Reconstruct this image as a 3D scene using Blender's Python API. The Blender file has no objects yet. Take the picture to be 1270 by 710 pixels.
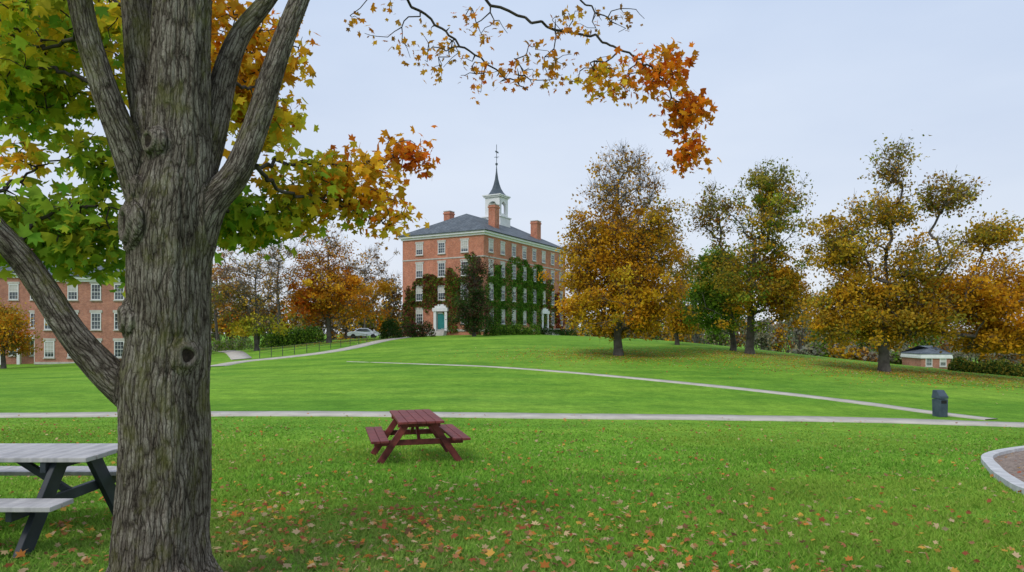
import bpy, math, random
import numpy as np
from mathutils import Vector, Matrix, noise, kdtree
random.seed(7); rng=np.random.default_rng(7)
S=bpy.context.scene
S.view_settings.view_transform='Standard'; S.view_settings.look='None'; S.view_settings.exposure=0
F=847.0; HY=413.0; CZ=1.7
# ------------------------------------------------------------ terrain
ys=np.array([-60,0,6,12,25,40,60,80,100,140,320.])
xs=np.array([-130,-60,-40,-20,0,20,40,60,130.])
T=np.array([[-2,-1.8,-1.7,-1.7,-1.7,-1.7,-1.9,-2,-3],
[-2,-1.8,-1.75,-1.7,-1.7,-1.75,-2,-2.3,-3],
[-2.2,-2,-1.9,-1.85,-1.87,-2.15,-2.5,-3,-4],
[-2.6,-2.5,-2.45,-2.4,-2.4,-2.75,-3.2,-3.8,-5],
[-3.2,-3.1,-3.0,-3.0,-3.0,-3.45,-4.2,-5,-7],
[-3.6,-3.4,-3.2,-2.9,-2.6,-2.95,-3.9,-5.2,-8],
[-4,-3.6,-3.4,-2.5,-1.5,-1.8,-3.3,-5.5,-9],
[-4,-3.9,-3.0,-1.0,-0.4,-0.9,-3.2,-6,-10],
[-4,-4,-2.6,-0.5,-0.1,-0.8,-3.3,-7,-11],
[-3,-3,-1.5,-.5,-.1,-1.5,-4,-8,-11],
[-5,-5,-5,-5,-5,-6,-8,-9,-12]])+CZ
gx=np.arange(-130,131,2.0); gy=np.arange(-60,321,2.0)
tmp=np.array([np.interp(gx,xs,r) for r in T])
H=np.array([np.interp(gy,ys,tmp[:,j]) for j in range(len(gx))]).T
def blur(A,s):
    k=np.exp(-0.5*(np.arange(-8,9)*2.0/s)**2);k/=k.sum()
    A=np.pad(A,8,mode='edge')
    A=np.apply_along_axis(lambda m:np.convolve(m,k,'valid'),0,A)
    A=np.apply_along_axis(lambda m:np.convolve(m,k,'valid'),1,A)
    return A
Hs=blur(H,4.5); 
wy=np.clip((gy-10)/12,0,1)[:,None]; Hs=blur(H,1.6)*(1-wy)+Hs*wy
def gh(x,y):
    x=np.clip(np.asarray(x,float),-130,129.99);y=np.clip(np.asarray(y,float),-60,319.99)
    fx=(x+130)/2;fy=(y+60)/2;i=fx.astype(int);j=fy.astype(int);a=fx-i;b=fy-j
    return Hs[j,i]*(1-a)*(1-b)+Hs[j,i+1]*a*(1-b)+Hs[j+1,i]*(1-a)*b+Hs[j+1,i+1]*a*b
def Pt(px,py,d): return np.array([(px-635)/F*d,d,CZ+(HY-py)/F*d])
def G(px,py):
    d=np.arange(2.5,160,0.05); x=(px-635)/F*d; z=CZ+(HY-py)/F*d
    k=np.nonzero(z<gh(x,d))[0]
    k=k[0] if len(k) else -1
    return np.array([x[k],d[k],float(gh(x[k],d[k]))])
# ------------------------------------------------------------ materials
def newmat(name):
    m=bpy.data.materials.new(name);m.use_nodes=True;nt=m.node_tree
    b=nt.nodes['Principled BSDF'];b.inputs['Specular IOR Level'].default_value=0.25
    return m,nt,b
def N(nt,t,**k):
    n=nt.nodes.new(t)
    for a,v in k.items(): setattr(n,a,v)
    return n
def ramp(nt,fac,stops):
    r=nt.nodes.new('ShaderNodeValToRGB');e=r.color_ramp.elements
    e[0].position=stops[0][0];e[0].color=(*stops[0][1],1);e[1].position=stops[-1][0];e[1].color=(*stops[-1][1],1)
    for p,c in stops[1:-1]:
        q=e.new(p);q.color=(*c,1)
    nt.links.new(fac,r.inputs[0]);return r.outputs[0]
def mapped(nt,scale,src='Object'):
    tc=nt.nodes.new('ShaderNodeTexCoord');mp=nt.nodes.new('ShaderNodeMapping');mp.inputs['Scale'].default_value=scale
    nt.links.new(tc.outputs[src],mp.inputs[0]);return mp.outputs[0]
def mixc(nt,a,b,fac,mode='MIX'):
    m=nt.nodes.new('ShaderNodeMix');m.data_type='RGBA';m.blend_type=mode
    for s,v in ((6,a),(7,b),(0,fac)):
        if isinstance(v,(int,float)): m.inputs[s].default_value=v
        elif isinstance(v,tuple): m.inputs[s].default_value=(*v,1)
        else: nt.links.new(v,m.inputs[s])
    return m.outputs[2]
def noiset(nt,vec,scale,detail=4,rough=.55):
    n=N(nt,'ShaderNodeTexNoise');n.inputs['Scale'].default_value=scale;n.inputs['Detail'].default_value=detail;n.inputs['Roughness'].default_value=rough
    nt.links.new(vec,n.inputs['Vector']);return n.outputs[0]
def bump(nt,b,h,strength=.5,dist=.02):
    n=N(nt,'ShaderNodeBump');n.inputs['Strength'].default_value=strength;n.inputs['Distance'].default_value=dist
    nt.links.new(h,n.inputs['Height']);nt.links.new(n.outputs[0],b.inputs['Normal'])
def simple(name,c1,c2,scale=3,rough=.7,bs=.2,bd=.01,vs=(1,1,1),spec=.25):
    m,nt,b=newmat(name);v=mapped(nt,vs);n=noiset(nt,v,scale,6)
    nt.links.new(ramp(nt,n,[(.3,c1),(.7,c2)]),b.inputs['Base Color']);b.inputs['Roughness'].default_value=rough
    b.inputs['Specular IOR Level'].default_value=spec
    bump(nt,b,n,bs,bd);return m
def leafmat(name,trans=.35,lo=.7,hi=1.25,tex=True):
    m=bpy.data.materials.new(name);m.use_nodes=True;nt=m.node_tree;nt.nodes.clear()
    at=N(nt,'ShaderNodeAttribute',attribute_name='Col');c=at.outputs['Color']
    if tex:
        v=mapped(nt,(1,1,1));n=noiset(nt,v,9,2)
        c=mixc(nt,c,ramp(nt,n,[(.3,(lo,lo,lo)),(.7,(hi,hi,hi))]),1.0,'MULTIPLY')
    d=N(nt,'ShaderNodeBsdfDiffuse');o=N(nt,'ShaderNodeOutputMaterial');nt.links.new(c,d.inputs[0])
    if trans:
        t=N(nt,'ShaderNodeBsdfTranslucent');ms=N(nt,'ShaderNodeMixShader');ms.inputs[0].default_value=trans
        nt.links.new(c,t.inputs[0]);nt.links.new(d.outputs[0],ms.inputs[1]);nt.links.new(t.outputs[0],ms.inputs[2]);nt.links.new(ms.outputs[0],o.inputs[0])
    else: nt.links.new(d.outputs[0],o.inputs[0])
    return m
M_leaf=leafmat('leaf',.42,tex=False); M_fleaf=leafmat('maple_leaf',.5,.85,1.35); M_blade=leafmat('grass_blade',.25,tex=False)
M_twig=simple('twig_bark',(.03,.024,.02),(.08,.068,.056),6,.9)
M_twigf=simple('far_bark',(.06,.052,.045),(.14,.125,.11),2,.9)
# ground
M_grass,nt,b=newmat('lawn')
v=mapped(nt,(1,1,1))
n1=noiset(nt,v,.06,4);n2=noiset(nt,v,.7,5,.6);n3=noiset(nt,v,14,5,.7);n4=noiset(nt,mapped(nt,(.6,2.5,1)),.16,5,.65);n5=noiset(nt,v,3,4,.6)
c=ramp(nt,n1,[(.3,(.15,.32,.035)),(.5,(.19,.375,.042)),(.72,(.245,.42,.06))])
c=mixc(nt,c,ramp(nt,n2,[(.3,(.76,.81,.78)),(.7,(1.16,1.12,1.1))]),1.0,'MULTIPLY')
c=mixc(nt,c,ramp(nt,n4,[(.35,(.66,.78,.76)),(.65,(1.2,1.09,1.1))]),1.0,'MULTIPLY')
c=mixc(nt,c,ramp(nt,n5,[(.35,(.80,.84,.82)),(.65,(1.14,1.10,1.08))]),1.0,'MULTIPLY')
c=mixc(nt,c,ramp(nt,n3,[(.3,(.6,.65,.55)),(.7,(1.3,1.25,1.25))]),1.0,'MULTIPLY')
nt.links.new(c,b.inputs['Base Color']);b.inputs['Roughness'].default_value=.95;b.inputs['Specular IOR Level'].default_value=.05
bump(nt,b,n3,.5,.04)
M_conc=simple('path_concrete',(.40,.37,.32),(.58,.54,.47),1.5,.9)
M_curb=simple('kerb_concrete',(.42,.42,.42),(.64,.64,.64),5,.85)
M_mulch=simple('mulch',(.12,.085,.065),(.42,.33,.27),14,.95,1,.05)
M_white=simple('white_paint',(.68,.69,.70),(.80,.80,.80),2,.5)
M_stone=simple('limestone',(.42,.40,.36),(.55,.53,.48),2,.8)
M_red=simple('red_stained_wood',(.09,.02,.02),(.27,.06,.052),4,.6,.4,.006,(1.5,7,1.5),.3)
M_grayp=simple('gray_plank',(.34,.33,.34),(.54,.52,.52),3,.65,.3,.004,(1,5,1),.3)
M_dark=simple('dark_frame',(.018,.024,.032),(.045,.055,.065),4,.5)
M_black=simple('black_metal',(.01,.01,.01),(.025,.025,.025),4,.5)
M_slate,nt,b=newmat('slate_roof')
v=mapped(nt,(1,1,1));br=N(nt,'ShaderNodeTexBrick');br.inputs['Scale'].default_value=1;br.inputs['Brick Width'].default_value=.5;br.inputs['Row Height'].default_value=.28;br.inputs['Mortar Size'].default_value=.02
br.inputs['Color1'].default_value=(.08,.10,.12,1);br.inputs['Color2'].default_value=(.14,.16,.18,1);br.inputs['Mortar'].default_value=(.04,.05,.055,1)
nt.links.new(v,br.inputs[0]);n=noiset(nt,v,.8)
nt.links.new(mixc(nt,br.outputs[0],ramp(nt,n,[(.3,(.75,.75,.75)),(.7,(1.2,1.2,1.2))]),1.0,'MULTIPLY'),b.inputs['Base Color']);b.inputs['Roughness'].default_value=.6
def brickmat(name,c1,c2,mo):
    m,nt,b=newmat(name);tc=N(nt,'ShaderNodeTexCoord');sp=N(nt,'ShaderNodeSeparateXYZ');nt.links.new(tc.outputs['Object'],sp.inputs[0])
    ad=N(nt,'ShaderNodeMath',operation='ADD');nt.links.new(sp.outputs[0],ad.inputs[0]);nt.links.new(sp.outputs[1],ad.inputs[1])
    cb=N(nt,'ShaderNodeCombineXYZ');nt.links.new(ad.outputs[0],cb.inputs[0]);nt.links.new(sp.outputs[2],cb.inputs[1])
    br=N(nt,'ShaderNodeTexBrick');br.inputs['Scale'].default_value=1;br.inputs['Brick Width'].default_value=.24;br.inputs['Row Height'].default_value=.08;br.inputs['Mortar Size'].default_value=.008
    br.inputs['Color1'].default_value=(*c1,1);br.inputs['Color2'].default_value=(*c2,1);br.inputs['Mortar'].default_value=(*mo,1)
    nt.links.new(cb.outputs[0],br.inputs[0])
    n=noiset(nt,tc.outputs['Object'],.5,5,.65);n5=noiset(nt,tc.outputs['Object'],3,5,.65)
    c=mixc(nt,br.outputs[0],ramp(nt,n,[(.3,(.72,.70,.70)),(.7,(1.2,1.2,1.2))]),1.0,'MULTIPLY')
    c=mixc(nt,c,ramp(nt,n5,[(.3,(.82,.82,.82)),(.7,(1.18,1.18,1.18))]),1.0,'MULTIPLY')
    nt.links.new(c,b.inputs['Base Color']);b.inputs['Roughness'].default_value=.9;return m
M_brick=brickmat('brick_orange',(.56,.19,.10),(.44,.13,.07),(.5,.38,.3))
M_brick2=brickmat('brick_brown',(.46,.18,.115),(.36,.125,.08),(.45,.36,.3))
M_glass,nt,b=newmat('window_glass');v=mapped(nt,(1,1,1));n=noiset(nt,v,.8)
nt.links.new(ramp(nt,n,[(.35,(.02,.025,.03)),(.65,(.10,.12,.14))]),b.inputs['Base Color']);b.inputs['Roughness'].default_value=.08;b.inputs['Specular IOR Level'].default_value=.6
M_blind=simple('blind',(.45,.44,.40),(.55,.53,.5),2,.8)
M_teal=simple('teal_door',(.02,.16,.16),(.04,.24,.23),2,.5)
# ------------------------------------------------------------ mesh helpers
def link(ob,parent=None):
    S.collection.objects.link(ob)
    if parent is not None: ob.parent=parent
    return ob
def mk(name,V,Fc,mat,parent=None,col=None,smooth=False):
    V=np.asarray(V,np.float32);Fc=np.asarray(Fc,np.int32);me=bpy.data.meshes.new(name)
    n,k=Fc.shape
    me.vertices.add(len(V));me.vertices.foreach_set('co',V.ravel())
    me.loops.add(n*k);me.loops.foreach_set('vertex_index',Fc.ravel())
    me.polygons.add(n);me.polygons.foreach_set('loop_start',np.arange(0,n*k,k,dtype=np.int32))
    if smooth: me.polygons.foreach_set('use_smooth',np.ones(n,bool))
    me.update(calc_edges=True)
    if col is not None:
        a=me.color_attributes.new(name='Col',type='FLOAT_COLOR',domain='POINT')
        c=np.ones((len(V),4),np.float32);c[:,:3]=np.clip(col,0,.85);a.data.foreach_set('color',c.ravel())
    me.materials.append(mat);return link(bpy.data.objects.new(name,me),parent)
def empty(name,loc=(0,0,0),rz=0,sc=1):
    e=bpy.data.objects.new(name,None);e.location=loc;e.rotation_euler=(0,0,rz);e.scale=(sc,sc,sc);return link(e)
BV=np.array([[x,y,z] for x in(-.5,.5) for y in(-.5,.5) for z in(-.5,.5)]);BF=[(0,1,3,2),(4,6,7,5),(0,4,5,1),(2,3,7,6),(0,2,6,4),(1,5,7,3)]
class Acc:
    def __init__(s): s.V=[];s.F=[];s.n=0
    def add(s,V,Fs):
        V=[tuple(map(float,p)) for p in V];s.V+=V;s.F+=[tuple(i+s.n for i in f) for f in Fs];s.n+=len(V)
    def box(s,c,sz,R=None):
        v=BV*np.array(sz)
        if R is not None: v=v@np.array(R).T
        s.add(v+np.array(c),BF)
    def beam(s,a,b,w,t,up=(0,1,0)):
        a=np.array(a,float);b=np.array(b,float);L=np.linalg.norm(b-a);z=(b-a)/L;y=np.array(up,float);y-=z*(y@z);y/=np.linalg.norm(y);x=np.cross(y,z)
        s.box((a+b)/2,(w,t,L),np.stack([x,y,z],1))
    def cyl(s,c,r,h,n=12,r2=None,ax=2):
        r2=r if r2 is None else r2;V=[]
        for k,(rr,zz) in enumerate(((r,-h/2),(r2,h/2))):
            for i in range(n):
                a=2*math.pi*i/n;p=[rr*math.cos(a),rr*math.sin(a),zz]
                if ax==1:p=[p[0],p[2],p[1]]
                if ax==0:p=[p[2],p[0],p[1]]
                V.append([p[q]+c[q] for q in range(3)])
        s.add(V,[(i,(i+1)%n,n+(i+1)%n,n+i) for i in range(n)]+[tuple(range(n))[::-1],tuple(range(n,2*n))])
    def build(s,name,mat,parent=None,bevel=0,smooth=False):
        me=bpy.data.meshes.new(name);me.from_pydata(s.V,[],s.F);me.materials.append(mat);me.update()
        ob=link(bpy.data.objects.new(name,me),parent)
        if bevel:
            m=ob.modifiers.new('b','BEVEL');m.width=bevel;m.segments=2;m.limit_method='ANGLE'
        return ob
def catmull(P,n=6):
    P=np.array(P,float);Q=np.vstack([2*P[0]-P[1],P,2*P[-1]-P[-2]]);out=[]
    for i in range(1,len(Q)-2):
        for t in np.arange(n)/n:
            a,b_,c_,d_=Q[i-1],Q[i],Q[i+1],Q[i+2]
            out.append(.5*((2*b_)+(-a+c_)*t+(2*a-5*b_+4*c_-d_)*t*t+(-a+3*b_-3*c_+d_)*t**3))
    out.append(P[-1]);return np.array(out)
def tube(P,R,n=10,cap=True):
    P=np.array(P);T_=np.gradient(P,axis=0);T_/=np.linalg.norm(T_,axis=1)[:,None]+1e-9
    ref=np.array([0.13,1,0.07]);V=[]
    for p,t,r in zip(P,T_,R):
        a=np.cross(t,ref);a/=np.linalg.norm(a);b_=np.cross(t,a)
        for i in range(n):
            w=2*math.pi*i/n;V.append(p+r*(math.cos(w)*a+math.sin(w)*b_))
    Fs=[(k*n+i,k*n+(i+1)%n,(k+1)*n+(i+1)%n,(k+1)*n+i) for k in range(len(P)-1) for i in range(n)]
    if cap: Fs+=[tuple(range(n))[::-1],tuple(range((len(P)-1)*n,len(P)*n))]
    return V,Fs
def cones(A,B,ra,rb,n=5):
    A=np.asarray(A);B=np.asarray(B);t=B-A;t/=np.linalg.norm(t,axis=1)[:,None]+1e-9
    ref=np.where(np.abs(t[:,1:2])>.9,np.array([[1,0,0.]]),np.array([[0,1,0.]]))
    a=np.cross(t,ref);a/=np.linalg.norm(a,axis=1)[:,None];b_=np.cross(t,a)
    w=2*np.pi*np.arange(n)/n;ring=np.cos(w)[None,:,None]*a[:,None]+np.sin(w)[None,:,None]*b_[:,None]
    V=np.concatenate([A[:,None]+ring*ra[:,None,None],B[:,None]+ring*rb[:,None,None]],1)
    f=np.array([(i,(i+1)%n,n+(i+1)%n,n+i) for i in range(n)])
    return V.reshape(-1,3),(f[None]+(np.arange(len(A))*2*n)[:,None,None]).reshape(-1,4)
pol=[(0,1.0),(12,.72),(27,.52),(38,.76),(50,1.0),(62,.70),(78,.52),(97,.62),(114,.72),(135,.46),(165,.36)]
pts=[(0,0,0)]
full=pol+[(360-a,r) for a,r in pol[1:][::-1]]
for a,r in full: pts.append((r*math.sin(math.radians(a)),r*math.cos(math.radians(a)),-.22*r*r))
MAPLE=np.array(pts);MF=np.array([(0,1+i,1+(i+1)%len(full)) for i in range(len(full))])
QUAD=np.array([(0,-.6,0),(.42,.05,.12),(0,.65,-.05),(-.42,-.02,.12)]);QF=np.array([(0,1,2,3)])
def leaves(name,P,Sz,C,mat=None,tm=MAPLE,tf=MF,bias=(0,0,.4),parent=None,flat=0,hang=0):
    P=np.asarray(P);n=len(P);nn=rng.normal(size=(n,3))*(1-flat)+np.array(bias)
    nn/=np.linalg.norm(nn,axis=1)[:,None]
    r=rng.normal(size=(n,3))+np.array([0,0,-hang]);u=r-nn*np.sum(r*nn,1)[:,None];u/=np.linalg.norm(u,axis=1)[:,None];w=np.cross(u,nn)
    sx=rng.uniform(.75,1.1,n);fold=rng.uniform(-.6,1.8,n)
    V=P[:,None]+Sz[:,None,None]*(tm[None,:,0:1]*sx[:,None,None]*w[:,None]+tm[None,:,1:2]*u[:,None]+tm[None,:,2:3]*fold[:,None,None]*nn[:,None])
    k=len(tm);Fc=(tf[None]+(np.arange(n)*k)[:,None,None]).reshape(-1,tf.shape[1])
    return mk(name,V.reshape(-1,3),Fc,mat or M_leaf,parent,np.repeat(C,k,axis=0))
PAL={'green':[(.16,.33,.03),(.24,.42,.04),(.30,.46,.05),(.12,.26,.03)],
'yg':[(.44,.50,.04),(.56,.52,.04),(.28,.44,.04),(.66,.52,.04),(.36,.48,.04)],
'yellow':[(.76,.52,.03),(.70,.44,.02),(.54,.46,.04),(.78,.56,.06)],
'orange':[(.78,.33,.02),(.70,.22,.015),(.60,.16,.015),(.78,.42,.03),(.52,.30,.03)],
'redor':[(.70,.17,.012),(.54,.09,.012),(.72,.28,.02),(.42,.10,.02)],
'red':[(.35,.03,.02),(.25,.03,.03),(.45,.12,.02)],
'brown':[(.34,.17,.04),(.42,.18,.03),(.24,.13,.04),(.48,.27,.05)],
'gold':[(.74,.40,.025),(.66,.32,.02),(.58,.32,.022),(.78,.48,.035),(.48,.32,.03)],
'deepgold':[(.74,.33,.02),(.66,.26,.018),(.78,.40,.025),(.52,.25,.02)],
'olive':[(.24,.27,.04),(.33,.29,.04),(.18,.22,.035),(.42,.32,.05)],
'dgreen':[(.035,.08,.02),(.05,.11,.025),(.07,.13,.03)],
'mgreen':[(.13,.27,.03),(.18,.33,.03),(.24,.36,.04)],
'purple':[(.13,.045,.045),(.18,.06,.05),(.07,.07,.04)],
'rust':[(.30,.08,.04),(.22,.05,.04),(.36,.14,.05)],
'ivy':[(.10,.25,.03),(.14,.32,.04),(.20,.36,.05),(.08,.18,.03)],
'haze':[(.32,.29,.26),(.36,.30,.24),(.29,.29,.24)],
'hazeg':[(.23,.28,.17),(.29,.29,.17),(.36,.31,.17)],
'litter':[(.58,.30,.12),(.48,.20,.10),(.70,.50,.28),(.44,.13,.07),(.32,.17,.09),(.72,.40,.09),(.64,.24,.06),(.62,.44,.27)]}
def pal(names,n):
    if isinstance(names,str): names=[names]
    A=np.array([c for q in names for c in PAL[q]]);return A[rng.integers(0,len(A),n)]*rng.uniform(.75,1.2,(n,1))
# ------------------------------------------------------------ tree skeleton
def grow(nodes,par,tips,up=.3,jit=.12,maxseg=1.2,zbias=.5):
    nodes=[np.array(p,float) for p in nodes];par=list(par);arr=np.zeros((len(nodes)+len(tips)*8+10,3));n=len(nodes);arr[:n]=nodes
    order=np.argsort([min(np.linalg.norm(arr[:n]-t,axis=1)) for t in tips]);tipidx=np.zeros(len(tips),int)
    for k in order:
        t=tips[k];dv=t-arr[:n];dd=np.linalg.norm(dv,axis=1)
        cost=dd+zbias*np.maximum(0,-dv[:,2]+.25*np.linalg.norm(dv[:,:2],axis=1))
        j=int(np.argmin(cost));a=arr[j].copy();L=dd[j];m=int(min(6,max(1,math.ceil(L/maxseg))));p=j
        for q in range(1,m+1):
            f=q/m;pt=a+(t-a)*f
            if q<m: pt=pt+rng.normal(size=3)*jit*L/m; pt[2]-=up*L*.25*math.sin(math.pi*f)
            arr[n]=pt;par.append(p);p=n;n+=1
            if n>=len(arr)-2: arr=np.vstack([arr,np.zeros((500,3))])
        tipidx[k]=p
    return arr[:n],np.array(par),tipidx
def radii(par,n,rt,rtip):
    cnt=np.ones(n)
    for i in range(n-1,0,-1):
        if par[i]>=0: cnt[par[i]]+=cnt[i]
    e=math.log(rt/rtip)/math.log(cnt[0]);return rtip*cnt**e
LK=1.75
def make_tree(name,base,lean,tr,clear,ells,seed,leafsize,trunk_top=.75,barkm=None,twn=6,twl=.9,twr=.012,spread=.50):
    global rng
    rng=np.random.default_rng(seed);base=np.array(base,float)
    top=max(c[2]+r[2] for c,r,*_ in ells)-base[2];hh=top*trunk_top;m=int(hh/.8)+2
    nodes=[];par=[]
    for i in range(m):
        f=i/(m-1);nodes.append(base+np.array([lean*f*f+.12*math.sin(f*9+seed)*(f>.1),.1*math.sin(f*7),-.2+hh*f]));par.append(i-1)
    tips=[];info=[]
    for ei,(c,r,nt_,lf,pl) in enumerate(ells):
        q=rng.normal(size=(nt_,3));q/=np.linalg.norm(q,axis=1)[:,None];q*=rng.uniform(.12,1,(nt_,1))**.45
        q*=1+.20*rng.normal(size=(nt_,1))
        t=np.array(c)+q*np.array(r);tips.append(t);info+= [ei]*nt_
    tips=np.vstack(tips);tips[:,2]=np.maximum(tips[:,2],base[2]+clear);info=np.array(info)
    arr,pr,ti=grow(np.array(nodes),par,tips,zbias=1.2)
    R=radii(pr,len(arr),tr,twr*1.1)
    fl=np.exp(-(arr[:,2]-base[2])/.5);R[:m]*=1+.45*np.clip(fl[:m],0,1.2)
    idx=np.arange(1,len(arr));A=arr[pr[idx]];B=arr[idx];ra=np.minimum(R[pr[idx]],R[idx]*1.7);ra[:m-1]=R[pr[idx]][:m-1];rb=R[idx]
    V,Fc=cones(A,B,ra,rb,6)
    e=empty(name,tuple(base));Lc=lambda V:V-base
    tp=np.repeat(arr[ti],twn,0)+rng.normal(size=(len(ti)*twn,3))*.12;dr=rng.normal(size=tp.shape)*.8+np.array([0,0,.35])
    out=tp-np.array([base[0]+lean*.5,base[1],base[2]+top*.45]);out/=np.linalg.norm(out,axis=1)[:,None]+1e-6;dr+=out*.8;dr/=np.linalg.norm(dr,axis=1)[:,None]
    te=tp+dr*twl*rng.uniform(.4,1.2,(len(tp),1));V2,F2=cones(tp,te,np.full(len(tp),twr),np.full(len(tp),twr*.4),3)
    mk('trunk_and_limbs',Lc(V),Fc,barkm or M_twigf,e,smooth=True);mk('twigs',Lc(V2),F2,barkm or M_twigf,e)
    LP=[];LC=[];cb=rng.uniform(.65,1.3,len(tips))
    for ei,(c,r,nt_,lf,pl) in enumerate(ells):
        k=np.nonzero(info==ei)[0];nl=rng.poisson(lf*LK*rng.gamma(1.8,1/1.8,len(k)));rep=np.repeat(k,nl)
        if len(rep)==0: continue
        tc_=pal(pl,len(tips));sp_=spread*rng.uniform(.6,1.3,len(tips))[rep][:,None]
        LP.append(arr[ti[rep]]+rng.normal(size=(len(rep),3))*sp_*np.array([1,1,.65]));LC.append((.55*tc_[rep]+.45*pal(pl,len(rep)))*cb[rep][:,None])
    if LP:
        LP=np.vstack(LP);LC=np.vstack(LC);LP[:,2]=np.maximum(LP[:,2],base[2]+clear*.75+.5*np.abs(rng.normal(size=len(LP)))*(LP[:,2]<base[2]+clear*.75))
        leaves('leaves',Lc(LP),leafsize*rng.uniform(.6,1.3,len(LP)),LC,tm=QUAD,tf=QF,parent=e)
    return e
def E(px,py,rx,ry,d,n,lf,pl,dr=None,dd=0):
    c=Pt(px,py,d+dd);return (c,(rx/F*d,dr if dr else rx/F*d*.9,ry/F*d),n,lf,pl)
# ------------------------------------------------------------ ground & paths
X=np.concatenate([[-2500,-1000,-400,-200],gx,[200,400,1000,2500]]);Y=np.concatenate([[-300],gy,[400,700,1200,3000]])
XX,YY=np.meshgrid(X,Y);ZZ=gh(XX,YY);V=np.stack([XX,YY,ZZ],-1).reshape(-1,3);w=len(X)
ii,jj=np.meshgrid(np.arange(len(X)-1),np.arange(len(Y)-1));q=(jj*w+ii).ravel()
mk('ground',V,np.stack([q,q+1,q+w+1,q+w],1),M_grass,smooth=True)
def path(name,pp,width,mat=M_conc,off=.03,taper=0):
    P=np.array([G(*p)[:2] for p in pp])[:, :2];P=catmull(P,14)
    s=np.concatenate([[0],np.cumsum(np.linalg.norm(np.diff(P,axis=0),axis=1))]);m=int(s[-1]/.7)+2;t=np.linspace(0,s[-1],m)
    P=np.stack([np.interp(t,s,P[:,0]),np.interp(t,s,P[:,1])],1);Tn=np.gradient(P,axis=0);Tn/=np.linalg.norm(Tn,axis=1)[:,None];Nn=np.stack([-Tn[:,1],Tn[:,0]],1)
    wd=width*(np.clip(t/taper,.05,1) if taper else np.ones(m))+.06*np.sin(t*1.7)+.04*np.sin(t*4.1)
    V=[];k=5
    for o,dz in ((-.5,-.06),(-.5,off),(0,off),(.5,off),(.5,-.06)):
        Q=P+Nn*(o*wd)[:,None];V.append(np.column_stack([Q,gh(Q[:,0],Q[:,1])+dz]))
    V=np.stack(V,1).reshape(-1,3);Fc=[(i*k+j,i*k+j+1,(i+1)*k+j+1,(i+1)*k+j) for i in range(m-1) for j in range(k-1)]
    mk(name,V,np.array(Fc)[:,::-1],mat);return P
PP=path('footpath',[(-200,517),(0,516),(140,515),(350,514),(520,515),(700,517),(900,519),(1080,522),(1270,528),(1500,536)],1.6)
path('footpath',[(430,449),(520,452),(600,455),(700,462),(800,471),(900,481),(1000,492),(1080,502),(1160,513),(1230,521)],.9,off=.035,taper=30)
path('footpath',[(265,455),(300,449),(350,444),(400,438),(440,431),(480,422),(515,417.5)],1.8,off=.04)
path('footpath',[(255,428),(280,436),(300,446)],1.8,off=.05)
bed=[(14.5,17.6),(12.2,16.3),(10.2,14.6),(8.9,12.6),(7.95,10.9),(7.35,9.6),(7.1,8.2),(7.5,6.8),(8.6,5.8),(10.5,5.3)]
Bp=catmull([np.array(p) for p in bed],8);V=np.vstack([np.column_stack([Bp,gh(Bp[:,0],Bp[:,1])+.03]),[[13,11,float(gh(13,11))+.05]]]);n=len(Bp)
mk('mulch_bed',V,np.array([(i,n,i+1) for i in range(n-1)]),M_mulch)
a=Acc();Tn=np.gradient(Bp,axis=0);Tn/=np.linalg.norm(Tn,axis=1)[:,None];Nn=np.stack([-Tn[:,1],Tn[:,0]],1)
k=4;V=[]
for o,dz in ((-.11,-.1),(-.10,.10),(.10,.10),(.11,-.1)):
    Q=Bp+Nn*o;V.append(np.column_stack([Q,gh(Q[:,0],Q[:,1])+dz]))
V=np.stack(V,1).reshape(-1,3);a.add(V,[(i*k+j,i*k+j+1,(i+1)*k+j+1,(i+1)*k+j) for i in range(n-1) for j in range(3)]);a.build('kerb',M_curb)
# ------------------------------------------------------------ grass blades
def vn(x,y,f,sd):
    r_=np.random.default_rng(sd).random((256,256));ca,sa=math.cos(sd*1.3),math.sin(sd*1.3);u=(x*ca+y*sa)*f+500;v_=(y*ca-x*sa)*f+500;i=np.floor(u).astype(int);j=np.floor(v_).astype(int);a=u-i;b_=v_-j;a=a*a*(3-2*a);b_=b_*b_*(3-2*b_)
    g=lambda p,q:r_[p%256,q%256];return g(i,j)*(1-a)*(1-b_)+g(i+1,j)*a*(1-b_)+g(i,j+1)*(1-a)*b_+g(i+1,j+1)*a*b_
n=330000;d=3.0*(25/3.0)**rng.random(n);x=(rng.random(n)*2-1)*.9*d+rng.normal(size=n)*.3
keep=~((x>np.interp(d,[5,9,11,14,17],[8,7.3,8,9.7,12.5]))&(d>5.5)&(d<17.5))
keep&=np.abs(d-np.interp(x,PP[:,0],PP[:,1]))>.95
keep&=rng.random(n)<np.clip((26-d)/9,0,1)
keep&=rng.random(n)<.40+.85*vn(x,d,1.3,1)
x=x[keep];d=d[keep];n=len(x);z=gh(x,d);cl=vn(x,d,.9,2)*.6+vn(x,d,3.1,3)*.4
hgt=(.016+.020*rng.random(n)+.02*cl)*(1+.02*d)*np.clip((28-d)/14,.3,1);wd=.0012*d+.002
ang=rng.random(n)*2*np.pi;dx=np.cos(ang)*wd;dy=np.sin(ang)*wd;lean=rng.normal(size=(n,2))*.03
V=np.stack([np.stack([x-dx,d-dy,z-.005],1),np.stack([x+dx,d+dy,z-.005],1),np.stack([x+lean[:,0],d+lean[:,1],z+hgt],1)],1).reshape(-1,3)
c=np.array([(.18,.37,.045),(.22,.42,.05),(.15,.31,.04),(.30,.43,.075),(.38,.36,.14)])[rng.choice(5,n,p=[.33,.32,.2,.11,.04])]*rng.uniform(.8,1.2,(n,1))
pt=vn(x,d,.35,5)*.5+vn(x,d,1.1,6)*.3+vn(x,d,2.7,8)*.2;c*=(.64+.66*pt)[:,None]
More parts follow.
